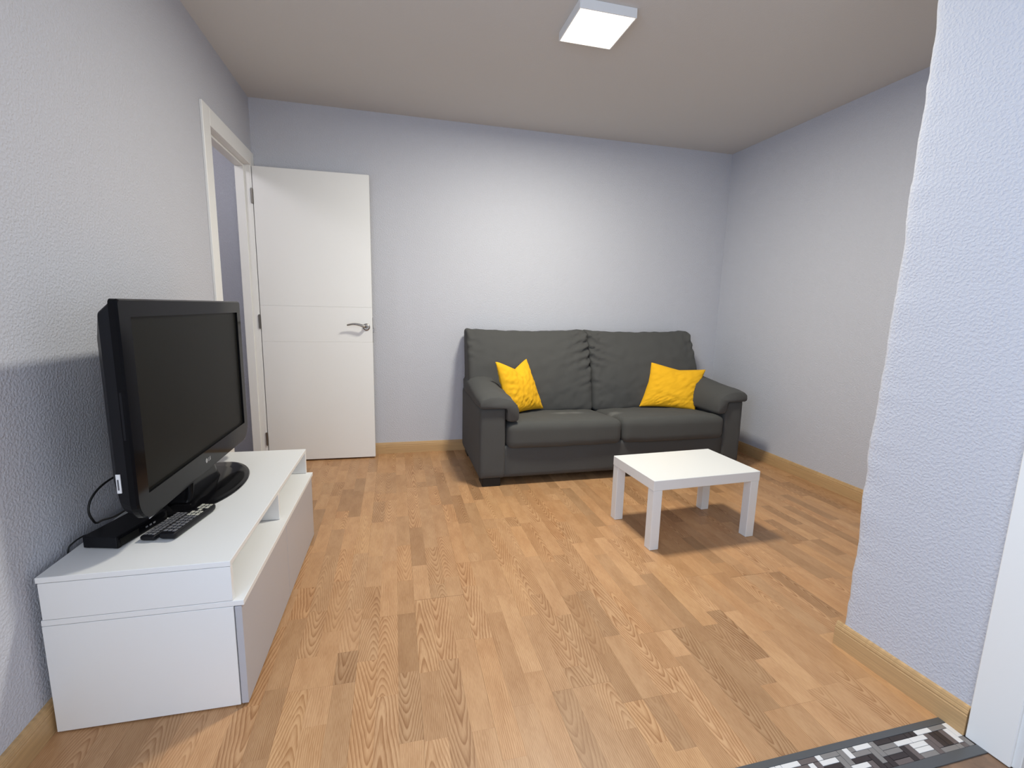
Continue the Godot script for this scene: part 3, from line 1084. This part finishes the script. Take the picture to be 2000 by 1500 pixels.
# ------------------------------------------------------------------ television
func build_television() -> void:
	var o := thing("television", "large black flat-screen television on the white bench", "television", Vector3(0.226, 0.452, 1.808), deg_to_rad(88.9))
	# local: x along the width (to the far end), y up from the bench top, z towards the viewer
	var hw := 0.465
	var yb := 0.083
	var yt := 0.703
	var so := [Vector2(-0.408, 0.160), Vector2(0.422, 0.655)]
	var rb := 0.075
	var st := start()
	# front frame with a shallow rounded edge, opening for the screen
	var out0 := outline(Vector2(-hw, yb), Vector2(hw, yt), 0.012, rb, 10)
	var out1 := outline(Vector2(-hw + 0.004, yb + 0.004), Vector2(hw - 0.004, yt - 0.004), 0.010, rb - 0.004, 10)
	var inn := outline(so[0], so[1], 0.001, 0.001, 10)
	loft(st, [[out0, -0.006], [out0, 0.008], [out1, 0.014]], false, false)
	loft(st, [[out1, 0.014], [inn, 0.014]], false, false)
	loft(st, [[inn, 0.014], [inn, 0.004]], false, false, true)
	part(o, "front_frame", st.commit(), M.gloss_black)
	part(o, "screen", box(Vector3(so[0].x - 0.004, so[0].y - 0.004, -0.004), Vector3(so[1].x + 0.004, so[1].y + 0.004, 0.0055), 0.0), M.screen)
	# back shell
	var sb := start()
	var o2 := outline(Vector2(-hw + 0.004, yb + 0.006), Vector2(hw - 0.004, yt - 0.006), 0.012, rb, 10)
	var o3 := outline(Vector2(-hw + 0.006, yb + 0.012), Vector2(hw - 0.006, yt - 0.032), 0.014, rb + 0.01, 10)
	var o4 := outline(Vector2(-hw + 0.06, yb + 0.07), Vector2(hw - 0.06, yt - 0.08), 0.03, 0.05, 10)
	var o5 := outline(Vector2(-hw + 0.09, yb + 0.09), Vector2(hw - 0.09, yt - 0.12), 0.03, 0.05, 10)
	loft(sb, [[o5, -0.082], [o4, -0.070], [o3, -0.034], [o2, -0.006]], true, true)
	part(o, "back_shell", sb.commit(), M.matt_black)
	# silver line along the lower edge, following the curve of the frame
	var lip := []
	for k in 40:
		var x := lerpf(-hw + 0.05, hw - 0.05, k / 39.0)
		lip.append(Vector3(x, yb + 0.004, 0.0115))
	part(o, "lower_trim_line", tube(lip, even(40, 0.0018), 6), M.silver)
	# control strip and slot on the near end
	part(o, "side_slot", box(Vector3(-hw - 0.0006, 0.33, -0.003), Vector3(-hw + 0.002, 0.46, 0.002), 0.0004), M.matt_black)
	var tag_ := part(o, "energy_label", box(Vector3(-hw + 0.0020, 0.183, -0.034), Vector3(-hw + 0.0050, 0.236, -0.0235), 0.0003), M.label_white)
	part(tag_, "print", box(Vector3(-hw + 0.0016, 0.192, -0.0315), Vector3(-hw + 0.0022, 0.222, -0.0275), 0.0), M.label_print)
	# maker's badge under the screen: a disc and two letters
	var disc := part(o, "logo_disc", lathe([Vector2(0, 0.001), Vector2(0.0085, 0.001), Vector2(0.0085, 0.0), Vector2(0, 0)], 20), M.silver, Vector3(-0.012, 0.124, 0.0138))
	disc.rotation.x = PI / 2
	var tm := TextMesh.new()
	var sf := SystemFont.new()
	sf.font_names = PackedStringArray(["Droid Sans"])
	sf.font_weight = 700
	tm.font = sf
	tm.text = "LG"
	tm.font_size = 24
	tm.pixel_size = 0.0008
	tm.depth = 0.001
	part(o, "logo_lettering", tm, M.silver, Vector3(0.014, 0.124, 0.0143))
	# pedestal
	part(o, "neck", soft(func(p):
		var q := rounded(p, Vector3(0.11, 0.050, 0.028), 0.012)
		var f := clampf((0.045 - q.y) / 0.09, 0.0, 1.0)
		return Vector3(q.x * (1.0 + 0.35 * f * f), 0.060 + q.y, -0.034 + q.z * (1.0 + 0.4 * f)), Vector3i(14, 8, 8)), M.gloss_black)
	part(o, "pedestal", lathe([Vector2(0, 0.020), Vector2(0.35, 0.0195), Vector2(0.7, 0.0165), Vector2(0.92, 0.0125), Vector2(0.985, 0.009), Vector2(1.0, 0.005), Vector2(0.99, 0.0), Vector2(0, 0.0)], 64, Vector2(0.275, 0.156)), M.gloss_black, Vector3(0.058, 0, -0.044))

# ------------------------------------------------------------------ box, remotes, leads
func build_small_things() -> void:
	var top := 0.452
	var b := thing("set_top_box", "small black set-top box on the bench beside the television", "set-top box", Vector3(0.121, top, 2.118), -0.257)
	# local x across the front face seen from the near end, z towards the camera
	part(b, "case", box(Vector3(-0.050, 0.002, -0.095), Vector3(0.046, 0.036, 0.095), 0.0015), M.matt_black)
	var fp := part(b, "front_panel", box(Vector3(0.0462, 0.003, -0.094), Vector3(0.050, 0.035, 0.094), 0.001), M.gloss_black)
	part(fp, "display_window", box(Vector3(0.0495, 0.010, 0.020), Vector3(0.0507, 0.027, 0.085), 0.0), M.screen)
	for z in [-0.01, -0.025, -0.04]:
		part(fp, "button", box(Vector3(0.0495, 0.015, z - 0.004), Vector3(0.0515, 0.020, z + 0.004), 0.0004), M.key_grey)
	for x in [-0.04, 0.04]:
		for z in [-0.085, 0.085]:
			part(b, "rubber_foot", box(Vector3(x - 0.006, 0, z - 0.006), Vector3(x + 0.006, 0.0022, z + 0.006), 0.0), M.cable_black)
	remote("remote_control", "black remote with pale keys lying next to the television's foot", Vector3(0.275, top, 2.090), -0.20, 0.212, 0.047, 0.024, true)
	remote("remote_control", "black remote with grey keys lying between set-top box and another remote", Vector3(0.219, top, 2.110), -0.21, 0.165, 0.042, 0.018, false)
	# leads
	var p := curve_points([Vector3(0.150, 0.640, 2.02), Vector3(0.105, 0.632, 2.09), Vector3(0.092, 0.624, 2.158), Vector3(0.088, 0.603, 2.208), Vector3(0.086, 0.571, 2.222), Vector3(0.083, 0.536, 2.203), Vector3(0.070, 0.512, 2.165), Vector3(0.050, 0.492, 2.10), Vector3(0.038, 0.466, 2.01), Vector3(0.036, 0.4555, 1.90)], 60)
	var c1 := part(self, "aerial_cable", tube(p, even(60, 0.0030), 8), M.cable_black)
	tag(c1, "black cable looping out behind the television's near edge", "cable")
	p = curve_points([Vector3(0.047, 0.470, 2.150), Vector3(0.036, 0.476, 2.165), Vector3(0.024, 0.470, 2.190), Vector3(0.017, 0.455, 2.205), Vector3(0.0165, 0.40, 2.208), Vector3(0.0165, 0.30, 2.20)], 40)
	var c2 := part(self, "power_cable", tube(p, even(40, 0.0022), 8), M.cable_black)
	tag(c2, "thin black cable from the set-top box down behind the bench", "cable")

func remote(called: String, label: String, at: Vector3, turn: float, len: float, wid: float, hgt: float, pale: bool) -> void:
	var o := thing(called, label, "remote control", at, turn)
	o.set_meta("group", "remote controls on the television bench")
	part(o, "case", soft(func(p):
		var q := rounded(p, Vector3(wid * 0.5, hgt * 0.5, len * 0.5), 0.005)
		# the belly narrows underneath
		var f := clampf(-q.y / (hgt * 0.5), 0.0, 1.0)
		return Vector3(q.x * (1.0 - 0.28 * f * f), hgt * 0.5 + q.y, q.z * (1.0 - 0.10 * f * f)), Vector3i(8, 6, 20)), M.matt_black)
	var kw := wid * 0.19
	for j in 11:
		for i in 3:
			var far := j < 5
			if pale and far and j == 2 and i != 1:
				continue
			var z := -len * 0.44 + len * 0.085 * j
			var x := (i - 1) * wid * 0.28
			var kh := len * (0.026 if (i + j) % 3 else 0.034)
			part(o, "key", box(Vector3(x - kw * 0.5, hgt - 0.0008, z - kh), Vector3(x + kw * 0.5, hgt + 0.0016, z + kh), 0.0005), M.key_cream if (pale and far) else M.key_grey)
